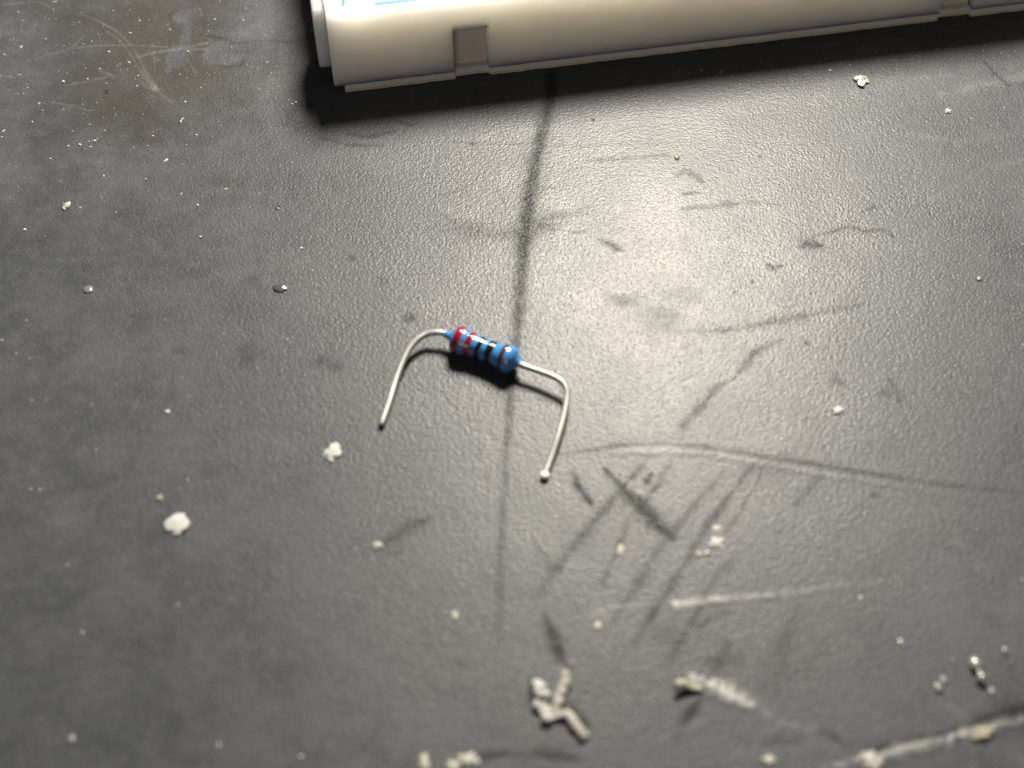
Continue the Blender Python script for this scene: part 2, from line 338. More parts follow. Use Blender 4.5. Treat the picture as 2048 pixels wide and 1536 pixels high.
nb_ = t.bump(hgt, 1.0, 0.000035); t.l(nb_, b.inputs['Normal']); t.l(t.bump(hgt, 1.0, 0.000026), b.inputs['Coat Normal'])
table = obj('tabletop', tm, t.m); table['kind'] = 'structure'

# ------------------------------------------------------------------ white breadboard on its foam pad
A0 = P(691, 184); B0 = P(1880, 40)
BANG = math.atan2(B0[1]-A0[1], B0[0]-A0[0])
FO = 0.0009                                     # foam thickness
BH, BL, BD = 0.0092, 0.0822, 0.0546              # moulding height, length, depth
M_abs = simple('cream_plastic', (0.64, 0.625, 0.59), 0.42, 0.4, var=0.01, vscale=600., sss=1.0, sssr=(1.0, 0.93, 0.80), ssss=0.014)
M_foam = simple('pad_foam', (0.47, 0.45, 0.435), 0.9, 0.2, var=0.06, vscale=2500., bump=0.5)
M_liner = simple('yellow_liner', (0.52, 0.45, 0.30), 0.6, 0.3, var=0.12, vscale=1500.)
M_blue = simple('blue_ink', (0.02, 0.11, 0.40), 0.45, 0.4, var=0.25, vscale=1800.)
M_well = simple('dark_well', (0.05, 0.048, 0.045), 0.5, 0.4)  # shade inside the tie-point wells painted dark on walls and floors
board = empty('breadboard', (A0[0], A0[1], 0.0), BANG)
INS = 0.0011                                     # pad is shorter than the moulding at the end
tag(board, 'cream plastic breadboard with a printed blue line, standing on a foam pad', 'breadboard')

def local(px, py, z=0.0):
    g = P(px, py, z)-A0; c_, s_ = cos(-BANG), sin(-BANG)
    return g[0]*c_-g[1]*s_, g[0]*s_+g[1]*c_
# footprint outline of the moulding, with the two side notches cut right down to the pad
u0 = -INS; u1 = u0+BL
n1a, n1b = local(911, 165)[0], local(981, 157)[0]
n2a, n2b = local(1876, 41)[0], local(1940, 33)[0]
ND, NZ = 0.0014, FO+BH*0.60                      # notch depth, height of its upper edge
zb, zt = FO, FO+BH

def mesh_from(verts, faces, name):
    me = bpy.data.meshes.new(name); me.from_pydata(verts, [], faces); me.update(); return me

def build_body():
    """closed moulding: walls, notches, and a top face pierced by square tie-point wells"""
    bm = bmesh.new()
    # hole layout
    pit = 0.00254; hw = 0.00055
    rows = [0.0042, 0.0042+pit]
    mid = BD/2
    rows += [mid-0.0038-pit*k for k in range(4, -1, -1)]+[mid+0.0038+pit*k for k in range(5)]
    rows += [BD-0.0042-pit, BD-0.0042]
    cols = [u0+BL/2+pit*(k-14.5) for k in range(30)]
    def has(ri, ci): return not (ri in (0, 1, 12, 13) and ci % 6 == 5)
    ul = [u0]; cell_c = []
    for cx in cols: ul += [cx-hw, cx+hw]
    ul += [u1]
    vl = [0.0]
    for ry in rows: vl += [ry-hw, ry+hw]
    vl += [BD]
    # notch edges must be on the front line: keep top grid separate, joined by the rim loop
    def V(u, v, z): return bm.verts.new((u, v, z))
    bv = 0.00028
    uu = list(ul); vv = list(vl); uu[0] += bv; uu[-1] -= bv; vv[0] += bv; vv[-1] -= bv
    g = [[V(u, v, zt) for u in uu] for v in vv]
    for j in range(len(vv)-1):
        for i in range(len(uu)-1):
            q = (g[j][i], g[j][i+1], g[j+1][i+1], g[j+1][i])
            if i % 2 == 1 and j % 2 == 1 and has((j-1)//2, (i-1)//2):
                d = 0.0025
                lo = [V(x.co.x, x.co.y, zt-d) for x in q]
                for a in range(4):
                    bm.faces.new((q[a], q[(a+1) % 4], lo[(a+1) % 4], lo[a])).material_index = 1
                bm.faces.new(lo).material_index = 1
            else:
                bm.faces.new(q)
    # rim bevel: loop of top edge -> wall top loop
    nu, nv = len(uu)-1, len(vv)-1
    loop = [g[0][i] for i in range(nu+1)]+[g[j][nu] for j in range(1, nv+1)]+[g[nv][i] for i in range(nu-1, -1, -1)]+[g[j][0] for j in range(nv-1, 0, -1)]
    def outer(v, dz, k):
        x, y = v.co.x, v.co.y
        x = u0+bv*(1-k) if abs(x-uu[0]) < 1e-7 else (u1-bv*(1-k) if abs(x-uu[-1]) < 1e-7 else x)
        y = bv*(1-k) if abs(y-vv[0]) < 1e-7 else (BD-bv*(1-k) if abs(y-vv[-1]) < 1e-7 else y)
        return V(x, y, zt-dz)
    prev = loop
    for k in range(1, 4):
        a = k/3*pi/2
        cur = [outer(v, bv*(1-cos(a)), sin(a)) for v in loop]
        for i in range(len(loop)):
            n = (i+1) % len(loop)
            bm.faces.new((prev[i], cur[i], cur[n], prev[n]))
        prev = cur
    top = prev
    # walls: right, back, left plain; front with notches. Draft makes the wall lean out a little at the bottom
    bl = [V(v.co.x, v.co.y, zb) for v in top]
    nfront = nu
    for i in range(nfront, len(top)):
        n = (i+1) % len(top)
        bm.faces.new((top[i], bl[i], bl[n], top[n]))
    # front wall as polygons between top edge and bottom, with notch outlines
    f_top = top[:nu+1]
    f0, f1 = bl[0], bl[nu]
    for v in bl[1:nu]: bm.verts.remove(v)
    def notch(a, b):
        ft = {}
        for nm, (u, v, z) in dict(a_lo=(a, 0, zb), a_hi=(a, 0, NZ), b_hi=(b, 0, NZ), b_lo=(b, 0, zb), A_lo=(a, ND, zb), A_hi=(a, ND, NZ), B_hi=(b, ND, NZ), B_lo=(b, ND, zb)).items():
            ft[nm] = V(u, v, z)
        bm.faces.new((ft['a_lo'], ft['a_hi'], ft['A_hi'], ft['A_lo']))
        bm.faces.new((ft['b_hi'], ft['b_lo'], ft['B_lo'], ft['B_hi']))
        bm.faces.new((ft['a_hi'], ft['b_hi'], ft['B_hi'], ft['A_hi']))
        bm.faces.new((ft['A_lo'], ft['A_hi'], ft['B_hi'], ft['B_lo']))
        return ft
    m1, m2 = notch(n1a, n1b), notch(n2a, n2b)
    h0, h1 = V(u0, 0, NZ), V(u1, 0, NZ)
    bm.faces.new([h0, m1['a_hi'], m1['b_hi'], m2['a_hi'], m2['b_hi'], h1]+f_top[::-1])
    bm.faces.new((f0, m1['a_lo'], m1['a_hi'], h0)); bm.faces.new((m1['b_lo'], m2['a_lo'], m2['a_hi'], m1['b_hi'])); bm.faces.new((m2['b_lo'], f1, h1, m2['b_hi']))
    back = bl[nu+1:]
    bott = [f0]+back[::-1]+[f1]+[m2['b_lo'], m2['B_lo'], m2['A_lo'], m2['a_lo'], m1['b_lo'], m1['B_lo'], m1['A_lo'], m1['a_lo']]
    bm.faces.new(bott)
    bmesh.ops.triangulate(bm, faces=[f for f in bm.faces if len(f.verts) > 4])
    bmesh.ops.recalc_face_normals(bm, faces=bm.faces)
    me = bpy.data.meshes.new('body'); bm.to_mesh(me); bm.free(); return me
body = obj('body', build_body(), M_abs, board); body.data.materials.append(M_well)

def rbox(name, x0, x1, y0, y1, z0, z1, bev, mat, parent, seg=2):
    bm = bmesh.new(); bmesh.ops.create_cube(bm, size=1)
    for v in bm.verts:
        v.co = ((x0+x1)/2+v.co.x*(x1-x0), (y0+y1)/2+v.co.y*(y1-y0), (z0+z1)/2+v.co.z*(z1-z0))
    if bev > 0: bmesh.ops.bevel(bm, geom=bm.edges[:], offset=bev, segments=seg, profile=0.5, affect='EDGES')
    me = bpy.data.meshes.new(name); bm.to_mesh(me); bm.free()
    return obj(name, me, mat, parent, smooth=False)
# tongue on the short end
TV = 0.0024
def zfor(px, py, v):         # height of a point at local depth v seen at that pixel
    best = min((abs(local(px, py, z)[1]-v), z) for z in np.arange(0, 0.012, 0.00005)); return best[1]
tz0, tz1 = zfor(641, 137, TV), zfor(624, 22, TV)
tu = local(632, 80, (tz0+tz1)/2)[0]
rbox('connector_tongue', tu, u0+0.0004, TV, TV+0.0060, tz0, tz1, 0.00025, M_abs, board)

def pad_outline(inset):
    """front edge of the pad (u, v) with small waves, set back inside the notches"""
    r = random.Random(3); out = []
    def run(a, b, v):
        n = max(2, int((b-a)/0.0008))
        for i in range(n+1):
            u = a+(b-a)*i/n
            out.append((u, v+inset+0.00009*(mnoise.noise((u*600, v*9000, 3.1)))+0.00005*mnoise.noise((u*2500, 0, 7))))
    run(0.0, n1a+0.0001, 0.0); run(n1a+0.00025, n1b-0.0001, 0.00045); run(n1b+0.0002, n2a-0.0001, 0.0); run(n2a+0.0002, n2b-0.0001, 0.0005); run(n2b+0.0001, u1-0.0012, 0.0)
    return out
def slab(name, outline, depth, z0, z1, mat, parent):
    pts = outline+[(outline[-1][0], depth), (outline[0][0], depth)]
    n = len(pts)
    vs = [(u, v, z0) for u, v in pts]+[(u, v, z1) for u, v in pts]
    fs = [tuple(range(n))[::-1], tuple(range(n, 2*n))]+[(i, (i+1) % n, n+(i+1) % n, n+i) for i in range(n)]
    return obj(name, mesh_from(vs, fs, name), mat, parent)
slab('foam_pad', pad_outline(0.00012), BD-0.001, 0.00016, FO-0.00002, M_foam, board)
slab('backing_paper', pad_outline(-0.00006), BD-0.0009, 0.00002, 0.00016, M_liner, board)

M_recess_shade = simple('shaded_recess', (0.48, 0.44, 0.375), 0.5, 0.3, var=0.03, vscale=900.)  # recess shade painted as a darker plastic, on a plate added in each notch
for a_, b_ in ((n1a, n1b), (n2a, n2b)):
    rbox('notch_shade', a_+0.00004, b_-0.00004, ND-0.00012, ND-0.00002, FO+0.00003, NZ-0.00004, 0, M_recess_shade, board)
# printed rail line and minus mark: ink laid 20 micrometres proud of the top
ztop = zt+0.00002
def ink(name, pts, wid, jit=0.00003):
    vs, fs = [], []; r = random.Random(len(pts)+int(pts[0][0]*1e6))
    n = len(pts)
    for i, (u, v) in enumerate(pts):
        a = pts[max(0, i-1)]; b2 = pts[min(n-1, i+1)]
        dx, dy = b2[0]-a[0], b2[1]-a[1]; L = sqrt(dx*dx+dy*dy); nx, ny = -dy/L, dx/L
        for s in (-1, 1):
            k = s*wid/2+r.uniform(-jit, jit)
            vs.append((u+nx*k, v+ny*k, ztop)); 
    for i in range(n-1): fs.append((2*i, 2*i+2, 2*i+3, 2*i+1))
    m = len(vs); vs += [(x, y, zt-0.0001) for x, y, z in vs]
    for i in range(n-1):
        fs.append((2*i, m+2*i, m+2*i+2, 2*i+2)); fs.append((2*i+1, 2*i+3, m+2*i+3, m+2*i+1))
    fs.append((0, 1, m+1, m)); fs.append((2*n-2, m+2*n-2, m+2*n-1, 2*n-1))
    return obj(name, mesh_from(vs, fs, name), M_blue, board)
ls = local(749, 8, ztop)
ink('printed_line', [(ls[0]+i*0.001, ls[1]+0.00004*mnoise.noise((i*.7, 0, 0))) for i in range(0, 70)], 0.00055)
ms = local(684, 13, ztop); me_ = local(681, -8, ztop)
ink('minus_sign', [(ms[0]+0.00004, ms[1]), (ms[0]+0.0002, ms[1]+0.0006), (ms[0]+0.0002, ms[1]+0.0013), (ms[0]+0.0002, ms[1]+0.0021)], 0.00034)

# ------------------------------------------------------------------ resistor
AX = 0.00131
qa = P(905, 674, AX); qb = P(1032, 724, AX)
RL = float(np.linalg.norm(qb-qa)); RANG = math.atan2(qb[1]-qa[1], qb[0]-qa[0])
res = empty('resistor', ((qa[0]+qb[0])/2, (qa[1]+qb[1])/2, 0.0), RANG)
tag(res, 'blue resistor with five colour bands and two bent wire leads, lying on black mat', 'resistor')
M_coat = simple('blue_lacquer', (0.036, 0.155, 0.37), 0.18, 0.5, var=0.05, vscale=900., coat=0.6)
M_red = simple('red_band', (0.18, 0.005, 0.010), 0.15, 0.5, var=0.08, vscale=2000., coat=0.5)
M_blk = simple('black_band', (0.006, 0.006, 0.006), 0.15, 0.5, coat=0.5)
M_brn = simple('brown_band', (0.055, 0.014, 0.008), 0.15, 0.5, var=0.08, vscale=2000., coat=0.5)
M_tin = simple('tinned_wire', (0.245, 0.247, 0.242), 0.38, 0.5, metal=0.35, var=0.06, vscale=1800., bump=0.25)
HL = RL/2
prof = [(-HL-0.00078, 0.00030), (-HL-0.00045, 0.00034), (-HL-0.0002, 0.00042), (-HL-0.00005, 0.00058), (-HL+0.00008, 0.00088), (-HL+0.00025, 0.00113), (-HL+0.0005, 0.00126), (-HL+0.0008, 0.00130),
        (-HL+0.0012, 0.00129), (-HL+0.0016, 0.00119), (-HL+0.0021, 0.00107), (0, 0.00104), (HL-0.0021, 0.00107), (HL-0.0016, 0.00119), (HL-0.0012, 0.00128), (HL-0.0008, 0.00130),
        (HL-0.0005, 0.00125), (HL-0.00025, 0.00111), (HL-0.00008, 0.00086), (HL+0.00005, 0.00058), (HL+0.0002, 0.00042), (HL+0.0004, 0.00034), (HL+0.00062, 0.00030)]
px_ = np.array([p[0] for p in prof]); pr_ = np.array([p[1] for p in prof])
def crad(x):      # smooth profile: average of the piecewise line over a short window
    return float(np.mean(np.interp(np.linspace(x-0.0001, x+0.0001, 9), px_, pr_)))
def lathe(name, xs, off, mat, parent, caps=True, seg=48, wob=0.0):
    vs, fs = [], []
    for i, x in enumerate(xs):
        for k in range(seg):
            a = 2*pi*k/seg
            e = off if (caps is True or 0 < i < len(xs)-1) else -0.00006
            r = crad(x)+e
            xx = x+wob*sin(a*2+x*4000)*(0.5)
            vs.append((xx, r*cos(a), AX+r*sin(a)))
    for i in range(len(xs)-1):
        for k in range(seg):
            fs.append((i*seg+k, i*seg+(k+1) % seg, (i+1)*seg+(k+1) % seg, (i+1)*seg+k))
    fs.append(tuple(range(seg))[::-1]); fs.append(tuple(range((len(xs)-1)*seg, len(xs)*seg)))
    me = mesh_from(vs, fs, name)
    bm = bmesh.new(); bm.from_mesh(me); bmesh.ops.recalc_face_normals(bm, faces=bm.faces); bm.to_mesh(me); bm.free()
    return obj(name, me, mat, parent, smooth=True)
lathe('body', list(np.linspace(-HL-0.00076, HL+0.0006, 90)), 0.0, M_coat, res)
for cx, bw, mt, lb in [(-HL+0.12*RL, 0.00064, M_red, 'first red colour band'), (-HL+0.295*RL, 0.00054, M_red, 'second red colour band'),
                       (-HL+0.455*RL, 0.00050, M_blk, 'first black colour band'), (-HL+0.618*RL, 0.00064, M_blk, 'second black colour band'),
                       (HL-0.18*RL, 0.00040, M_brn, 'brown colour band')]:
    xs = [cx-bw/2-0.00001]+list(np.linspace(cx-bw/2, cx+bw/2, 7))+[cx+bw/2+0.00001]
    bnd = lathe('colour_band', xs, 0.000016, mt, res, caps=False, wob=0.00007); bnd['label'] = lb

def catmull(pts, n=8):
    out = []
    for i in range(len(pts)-1):
        p0 = np.array(pts[max(i-1, 0)]); p1 = np.array(pts[i]); p2 = np.array(pts[i+1]); p3 = np.array(pts[min(i+2, len(pts)-1)])
        for k in range(n):
            s = k/n
            out.append(0.5*((2*p1)+(-p0+p2)*s+(2*p0-5*p1+4*p2-p3)*s*s+(-p0+3*p1-3*p2+p3)*s**3))
    out.append(np.array(pts[-1])); return out
def tube(name, pts, rad, mat, parent, seg=16, round_end=True, lump=0.0, seed=0.0, flat=1.0):
    """pts world or local points; rad float or list; a closed tube with rounded ends"""
    pts = [np.array(p, float) for p in pts]; n = len(pts)
    rr = [rad]*n if np.isscalar(rad) else list(np.interp(np.linspace(0, 1, n), np.linspace(0, 1, len(rad)), rad))
    vs, fs = [], []; up = np.array([0, 0, 1.0])
    rings = []
    T0 = pts[1]-pts[0]; T0 /= np.linalg.norm(T0); T1 = pts[-1]-pts[-2]; T1 /= np.linalg.norm(T1)
    if round_end:
        seq = [(pts[0]-T0*rr[0]*0.55, rr[0]*0.45, T0), (pts[0]-T0*rr[0]*0.32, rr[0]*0.8, T0)]
        for i in range(n):
            T = pts[min(i+1, n-1)]-pts[max(i-1, 0)]; T /= np.linalg.norm(T); seq.append((pts[i], rr[i], T))
        seq += [(pts[-1]+T1*rr[-1]*0.32, rr[-1]*0.8, T1), (pts[-1]+T1*rr[-1]*0.55, rr[-1]*0.45, T1)]
    else:
        seq = [(pts[i], rr[i], (pts[min(i+1, n-1)]-pts[max(i-1, 0)])/np.linalg.norm(pts[min(i+1, n-1)]-pts[max(i-1, 0)])) for i in range(n)]
    for p, r, T in seq:
        S = np.cross(T, up); S /= np.linalg.norm(S)+1e-12; U = np.cross(S, T)
        for k in range(seg):
            a = 2*pi*k/seg; q = p+(S*cos(a)+U*sin(a)*flat)*r
            if lump: q = q+(S*cos(a)+U*sin(a))*r*lump*mnoise.noise(Vector(q*2600)+Vector((seed, 0, 0)))
            vs.append(tuple(q))
    m = len(seq)
    for i in range(m-1):
        for k in range(seg):
            fs.append((i*seg+k, i*seg+(k+1) % seg, (i+1)*seg+(k+1) % seg, (i+1)*seg+k))
    fs.append(tuple(range(seg))[::-1]); fs.append(tuple(range((m-1)*seg, m*seg)))
    me = mesh_from(vs, fs, name)
    bm = bmesh.new(); bm.from_mesh(me); bmesh.ops.recalc_face_normals(bm, faces=bm.faces); bm.to_mesh(me); bm.free()
    return obj(name, me, mat, parent, smooth=True)
def to_res(p):
    d = np.array(p)-np.array(res.location); c_, s_ = cos(-RANG), sin(-RANG)
    return (d[0]*c_-d[1]*s_, d[0]*s_+d[1]*c_, d[2])
WR = 0.00029
lead_l = [(905, 673, AX), (889, 667, AX), (872, 665, AX+.00002), (854, 668, .0012), (838, 677, .00112), (823, 692, .00098), (811, 712, .00082), (801, 735, .00066), (790, 766, .0005), (778, 806, .00043), (764, 846, .00031)]
lead_r = [(1034, 725, AX), (1046, 731, AX+.00003), (1065, 738, .0013), (1088, 746, .00135), (1108, 754, .0014), (1123, 763, .00135), (1132, 776, .00125), (1134, 794, .0011), (1128, 830, .0009), (1116, 874, .0007), (1103, 914, .00044), (1090, 949, .0003)]
l1 = tube('lead', catmull([to_res(P(*p)) for p in lead_l]), WR, M_tin, res, round_end=False)
l2 = tube('lead', catmull([to_res(P(*p)) for p in lead_r]), WR, M_tin, res, round_end=False)
def ball(name, loc, r, mat, parent, sq=(1, 1, 1), dirv=None):
    bm = bmesh.new(); bmesh.ops.create_uvsphere(bm, u_segments=20, v_segments=12, radius=1)
    for v in bm.verts: v.co = Vector((v.co.x*sq[0]*r, v.co.y*sq[1]*r, v.co.z*sq[2]*r))
    if dirv is not None:
        q = Vector(dirv).to_track_quat('Z', 'Y')
        for v in bm.verts: v.co = q @ v.co
    for v in bm.verts: v.co += Vector(loc)
    me = bpy.data.meshes.new(name); bm.to_mesh(me); bm.free(); return obj(name, me, mat, parent, smooth=True)
M_cut = simple('cut_wire_end', (0.62, 0.61, 0.59), 0.5, 0.4, metal=0.0)
e2 = np.array(to_res(P(*lead_r[-1]))); e2b = np.array(to_res(P(*lead_r[-2])))
ball('cut_end', e2+(e2-e2b)/np.linalg.norm(e2-e2b)*0.00008+np.array((0, 0, 0.00002)), 0.00041, M_cut, l2, (1, 1, .72))
e1 = np.array(to_res(P(*lead_l[-1]))); e1b = np.array(to_res(P(*lead_l[-2])))
ball('cut_end', e1+(e1-e1b)/np.linalg.norm(e1-e1b)*0.00004, 0.000292, M_tin, l1, (1, 1, 1))

# ------------------------------------------------------------------ crumbs, beads and slivers on the mat
def hz(px, py):   # table relief under a pixel
    g = P(px, py); i = int(np.clip(np.searchsorted(XS, g[0]), 0, NX-1)); j = int(np.clip(np.searchsorted(YS, g[1]), 0, NY-1)); return float(rel[j, i])
M_white = simple('chalky_white', (0.27, 0.27, 0.262), 0.8, 0.3, var=0.2, vscale=2600., bump=0.8)
M_beige = simple('beige_resin', (0.19, 0.187, 0.168), 0.55, 0.4, var=0.2, vscale=2000., bump=0.5)
M_yel = simple('pale_yellow_resin', (0.20, 0.198, 0.165), 0.6, 0.4, var=0.15, vscale=2500.)
M_tan = simple('tan_grain', (0.16, 0.143, 0.11), 0.6, 0.4, var=0.2, vscale=2500.)
M_brown = simple('brown_grain', (0.16, 0.09, 0.04), 0.5, 0.5, var=0.2, vscale=2500.)
M_glass = simple('grey_glassy', (0.09, 0.09, 0.088), 0.3, 0.5, coat=0.15)
M_solder = simple('solder_bead', (0.5, 0.49, 0.46), 0.3, 0.5, metal=0.5)
M_bead = simple('dark_bead', (0.05, 0.05, 0.045), 0.16, 0.6, coat=1.0)
M_dim = simple('dull_grey', (0.07, 0.07, 0.068), 0.5, 0.5, var=0.2, vscale=2500.)
def lumpmesh(name, rx, ry, rz, rough, seed, sub=3, hard=False):
    bm = bmesh.new(); bmesh.ops.create_icosphere(bm, subdivisions=sub, radius=1)
    for v in bm.verts:
        d = v.co.normalized(); n = 1+rough*(mnoise.noise(d*1.5+Vector((seed, 0, 0)))*1.1+mnoise.noise(d*3.7+Vector((0, seed, 0)))*.6+mnoise.noise(d*8+Vector((0, 0, seed)))*.3)
        m = 1+(n-1)*1.5; v.co = Vector((d.x*rx*m, d.y*ry*m, d.z*rz*n))
    zmin = min(v.co.z for v in bm.verts)
    for v in bm.verts: v.co.z = max(v.co.z, zmin*0.6)-zmin*0.6
    me = bpy.data.meshes.new(name); bm.to_mesh(me); bm.free()
    me.polygons.foreach_set('use_smooth', [not hard]*len(me.polygons))
    return me
def crumb(name, px, py, rx, ry, flat, mat, label, cat, rough=.35, rot=0.0, hard=False, group=None):
    c = P(px, py); s = np.linalg.norm(P(px+1, py)-c); sy = s
    me = lumpmesh(name, rx*s*.92, ry*sy*1.03, min(rx, ry)*s*flat*.36, rough*1.1, px*.37+py*.11, 3, hard)
    o = obj(name, me, mat); o.location = (c[0], c[1], hz(px, py)-0.00002); o.rotation_euler = (0, 0, rot)
    return tag(o, label, cat, group)
C = crumb
C('plaster_flake', 665, 905, 18, 19, .45, M_white, 'white chalky flake lying out past the tip of the curved wire lead', 'flake', .28)
C('plaster_flake', 353, 1050, 23, 24, .45, M_white, 'largest round white chalky flake, alone on the bare dark mat', 'flake', .25)
C('solder_pellet', 1721, 162, 14, 12, .8, M_solder, 'shiny creased metal pellet at the edge of the breadboard shadow', 'pellet', .5)
C('white_grain', 1674, 822, 11, 9, .75, M_white, 'small white grain above the long curved crease', 'grain', .4)
C('resin_bead', 560, 577, 15, 11, .7, M_bead, 'dark glossy bead with bright glints stuck to the mat', 'bead', .15)
C('resin_bead', 176, 579, 11, 9, .7, M_glass, 'grey glassy bead with one glint, apart from the dark bead', 'bead', .15)
C('yellow_crumb', 133, 413, 8, 8, .6, M_yel, 'pale yellow crumb with a fuzzy rim below the brown stain', 'crumb', .5)
C('tan_crumb', 320, 997, 7, 6, .7, M_tan, 'tiny orange tan crumb beside the largest white flake', 'crumb', .4)
C('beige_grain', 755, 1091, 10, 8, .8, M_beige, 'beige grain at the foot of a short dark smear', 'grain', .4)
C('yellow_grain', 910, 1232, 7, 11, .6, M_yel, 'oblong pale yellow grain left of the faint end of the dark streak', 'grain', .3, .2)
C('beige_grain', 1195, 1252, 9, 9, .6, M_beige, 'pale beige grain above the black smudge and glue string', 'grain', .4)
C('yellow_grain', 1241, 1100, 7, 12, .6, M_yel, 'oblong pale yellow grain between the slanting dark scuffs', 'grain', .3)
C('yellow_grain', 1397, 1109, 6, 6, .8, M_yel, 'small round yellowish grain at the free end of the crumb trio', 'grain', .3)
C('yellow_grain', 1414, 1107, 8, 6, .7, M_beige, 'middle beige grain of the crumb trio among dark scuffs', 'grain', .5)
C('white_grain', 1431, 1087, 14, 10, .5, M_white, 'largest pale grain of the crumb trio among dark scuffs', 'grain', .5, .5)
C('white_grain', 1434, 1057, 9, 6, .5, M_white, 'small flat pale grain just above the crumb trio', 'grain', .5)
C('brown_grain', 1353, 315, 5, 6, .9, M_brown, 'tiny brown grain in the bright lamp glare', 'grain', .3)
C('white_grain', 335, 824, 5, 5, .8, M_white, 'tiny white grain between the glassy bead and the largest flake', 'grain', .3)
C('grey_grain', 1958, 558, 6, 6, .9, M_dim, 'tiny dark grey grain at the rim of the lamp glare', 'grain', .4)
C('dust_clump', 1895, 222, 6, 6, .6, M_white, 'fuzzy white dust clump near the shiny metal pellet', 'dust', .6)
C('glassy_grain', 1877, 1376, 11, 12, .7, M_glass, 'glassy grey grain beside the bent glassy sliver', 'grain', .3)
C('glassy_grain', 1888, 1360, 8, 8, .6, M_dim, 'dull grain touching the glassy grey grain', 'grain', .3)
C('glassy_grain', 2011, 1301, 8, 8, .7, M_glass, 'lone round glassy grain beyond the bent glassy sliver', 'grain', .2)
C('glassy_grain', 1803, 1286, 8, 8, .5, M_glass, 'small clear grain on open mat above the glassy grains', 'grain', .3)
C('glassy_grain', 1984, 1384, 8, 9, .6, M_dim, 'dull grey grain below the bent glassy sliver', 'grain', .3)
C('grey_grain', 141, 1479, 9, 10, .5, M_dim, 'dim grey grain alone in the darkest part of the mat', 'grain', .3)
C('yellow_crumb', 1539, 1522, 12, 10, .6, M_yel, 'yellowish crumb near the pale curved scrape', 'crumb', .4)
C('beige_lump', 1742, 1524, 22, 17, .6, M_beige, 'pale beige lump at the low end of the raised ridge', 'lump', .5)
C('tan_lump', 1968, 1468, 26, 13, .6, M_tan, 'tan lump lying on top of the raised ridge', 'lump', .45, .45)
C('cream_lump', 935, 1522, 22, 11, .7, M_beige, 'cream folded glue lump beside the dark dent', 'lump', .5, .1)
C('cream_lump', 908, 1534, 13, 16, .6, M_yel, 'small cream lump pressed against the folded glue lump', 'lump', .4)
C('cream_crumb', 848, 1526, 10, 17, .4, M_yel, 'flat cream crumb set apart from the folded glue lump', 'crumb', .4, .25)
# bent glassy sliver
def strand(name, pts, rads, mat, parent, zc=None, lump=.5, seed=0., flat=.6):
    w_ = [P(x, y, (z if z is not None else 0)) for x, y, z in pts]
    o_ = np.array(parent.location) if parent else np.zeros(3)
    s = np.linalg.norm(P(pts[0][0]+1, pts[0][1])-P(pts[0][0], pts[0][1]))
    return tube(name, [p-o_ for p in catmull([tuple(p) for p in w_], 6)], [r*s for r in rads], mat, parent, 14, True, lump, seed, flat)
g0 = P(1955, 1345); sl = empty('glassy_sliver', (g0[0], g0[1], 0))
tag(sl, 'bent sliver of clear glassy resin with a thick pale head', 'sliver')
strand('sliver_head', [(1950, 1318, .0003), (1951, 1328, .0004), (1956, 1338, .0003)], [8, 10, 7], simple('pale_glassy', (.16, .16, .15), .35, .6, coat=.6), sl, seed=1)
strand('sliver_tail', [(1958, 1343, .00025), (1964, 1358, .0003), (1972, 1368, .0002)], [7, 9, 6], M_glass, sl, seed=2)
# dried glue string
g0 = P(1112, 1430); gs = empty('glue_string', (g0[0], g0[1], 0))
tag(gs, 'forked string of dried cream glue below the black smudge', 'glue string')
strand('lump_arm', [(1074, 1364, 0.00036), (1080, 1382, 0.00048), (1083, 1398, 0.00036), (1076, 1412, 0.00030), (1090, 1424, 0.00024), (1094, 1440, 0.00030)], [10.3, 16.1, 17.2, 11.5, 10.3, 13.8, 12.6], M_white, gs, lump=.5, seed=5)
strand('straight_arm', [(1132, 1346, 0.00048), (1130, 1366, 0.00042), (1121, 1388, 0.00036), (1115, 1408, 0.00030), (1110, 1430, 0.00024)], [10.3, 11.5, 11.5, 10.3, 9.2], M_beige, gs, lump=.35, seed=9)
strand('bent_arm', [(1092, 1440, 0.00024), (1112, 1434, 0.00024), (1134, 1429, 0.00036), (1148, 1446, 0.00036), (1160, 1464, 0.00030), (1168, 1473, 0.00024)], [9.2, 8.0, 10.3, 10.3, 10.3, 11.5], M_beige, gs, lump=.35, seed=13)
# beige sliver beside the chalky scrape
bs = empty('beige_sliver', tuple(P(1375, 1372)))
tag(bs, 'beige sliver curling up at the end of the white chalky scrape', 'sliver')
strand('sliver_body', [(1354, 1366, .0009), (1368, 1366, .0006), (1384, 1374, .0003), (1400, 1378, .0002)], [6, 9, 9, 7], M_yel, bs, lump=.3, seed=21, flat=.5)

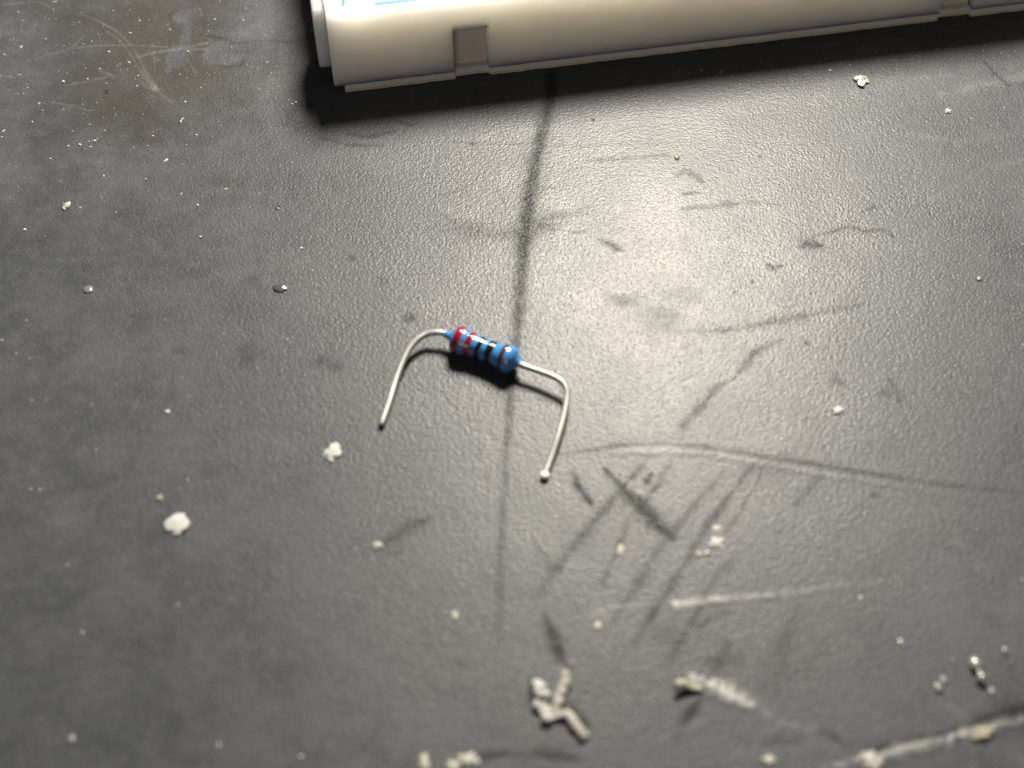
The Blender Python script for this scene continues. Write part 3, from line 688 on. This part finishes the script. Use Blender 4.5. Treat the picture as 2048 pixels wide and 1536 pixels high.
# ------------------------------------------------------------------ loose dust: one object, far too many motes to count
def dust_mesh():
    vs, fs = [], []
    r = random.Random(11)
    def mote(px, py, a, b2, ang):
        g = P(px, py); s = np.linalg.norm(P(px+1, py)-g)
        z = hz(px, py); base = len(vs); k = 6
        ca, sa = cos(ang), sin(ang)
        for lev, f in ((0, 1.0), (1, .6)):
            for i in range(k):
                t_ = 2*pi*i/k; q = r.uniform(.7, 1.3)*f
                x, y = a*s*cos(t_)*q, b2*s*sin(t_)*q
                vs.append((g[0]+x*ca-y*sa, g[1]+x*sa+y*ca, z+(-0.00001 if lev == 0 else min(a, b2)*s*r.uniform(.7, 1.1))))
        for i in range(k):
            fs.append((base+i, base+(i+1) % k, base+k+(i+1) % k, base+k+i))
        fs.append(tuple(base+k+i for i in range(k)))
    def fibre(px, py, L, wd, ang): mote(px, py, L/2, wd/2, ang)
    known = [(8, 110, 3.5, 2.5), (64, 6, 0, 0), (107, 20, 2, 2), (36, 24, 2, 2), (258, 125, 4, 3), (340, 60, 3, 2.5), (279, 42, 3.5, 2), (260, 66, 4, 2), (218, 104, 3, 3), (200, 138, 3, 2), (127, 164, 4, 4),
             (277, 152, 3, 2), (274, 172, 3, 1.5), (171, 137, 2, 2), (48, 188, 2, 2), (65, 244, 2, 3), (160, 290, 4, 3), (137, 293, 3, 3), (190, 282, 4, 3), (181, 294, 3, 2), (178, 283, 2, 2), (195, 278, 2, 2),
             (210, 262, 2, 2), (306, 272, 4, 1.5), (296, 292, 2.5, 2), (362, 243, 2, 5), (371, 204, 3, 2), (592, 206, 6, 3), (585, 209, 3, 3), (292, 359, 3, 3), (396, 411, 3, 3), (393, 270, 3, 3), (101, 318, 2.5, 2.5),
             (55, 176, 2, 2), (20, 395, 1.5, 1.5), (37, 375, 2, 2), (50, 460, 4, 4), (232, 425, 3, 2), (402, 475, 5, 4), (604, 497, 4, 3), (556, 417, 3, 3), (1705, 198, 3, 3), (1702, 190, 2, 2), (1660, 142, 5, 3),
             (1700, 131, 2, 2), (1403, 140, 2, 2), (1480, 169, 2, 2), (1758, 190, 2, 2), (1942, 238, 3, 2), (535, 515, 3, 2), (330, 640, 3, 3), (447, 668, 3, 3), (575, 679, 4, 4), (53, 641, 3, 3), (4, 680, 4, 4), (33, 708, 4, 4),
             (635, 627, 3, 3), (64, 802, 4, 4), (380, 792, 3, 3), (270, 815, 3, 3), (375, 960, 4, 5), (548, 960, 4, 4), (62, 978, 5, 6), (80, 980, 4, 6), (192, 900, 3, 4), (440, 812, 3, 3), (165, 1265, 6, 8), (356, 1210, 5, 6), (135, 1130, 4, 5),
             (2045, 690, 5, 3), (1284, 1060, 5, 5), (1303, 1131, 6, 6), (820, 1052, 3, 3), (1740, 719, 3, 2), (630, 588, 3, 3), (1720, 1196, 7, 10), (1800, 1170, 6, 6), (1905, 1320, 5, 5), (2043, 1160, 5, 7), (602, 1513, 8, 6), (438, 1490, 8, 8)]
    for x, y, a, b2 in known:
        k_ = .8 if y < 500 else .5
        if a: mote(x, y, a*k_, b2*k_, r.uniform(-.6, .6))
    for x, y, L, wd, an in [(110, 4, 18, 2.2, .5), (332, 321, 13, 5, 1.0), (43, 94, 9, 2, 1.3), (92, 78, 7, 2, -.4), (78, 207, 9, 2.5, 1.0), (40, 150, 9, 2, .1), (7, 262, 10, 2.5, 1.0), (365, 238, 12, 2, 1.0), (452, 378, 12, 2, .3), (363, 388, 8, 2, 1.2), (161, 415, 9, 2, .4),
                            (208, 352, 2, 7, 0), (85, 221, 8, 1.8, -.2), (240, 128, 4, 2, -1)]:
        fibre(x, y, L, wd, an)
    for i in range(1700):
        z_ = r.random()
        if z_ < .30: x, y = r.uniform(0, 640), abs(r.gauss(0, 190))
        elif z_ < .74: x, y = 1250+800*sqrt(r.random()), r.uniform(90, 640)
        else: x, y = r.uniform(0, 2048), r.uniform(120, 1536)
        if 600 < x < 2048 and y < 190-(x-690)*.12: 
            if r.random() < .7: continue
        if 740 < x < 1160 and 640 < y < 960: continue
        a = r.lognormvariate(-.1, .35)*.9
        mote(x, y, a, a*r.uniform(.5, 1), r.uniform(0, pi))
    return mesh_from(vs, fs, 'dust')
M_dust = simple('pale_dust', (0.42, 0.42, 0.40), 0.6, 0.5)
du = obj('dust', dust_mesh(), M_dust); du['kind'] = 'stuff'
tag(du, 'fine pale dust and lint scattered over the black mat', 'dust')
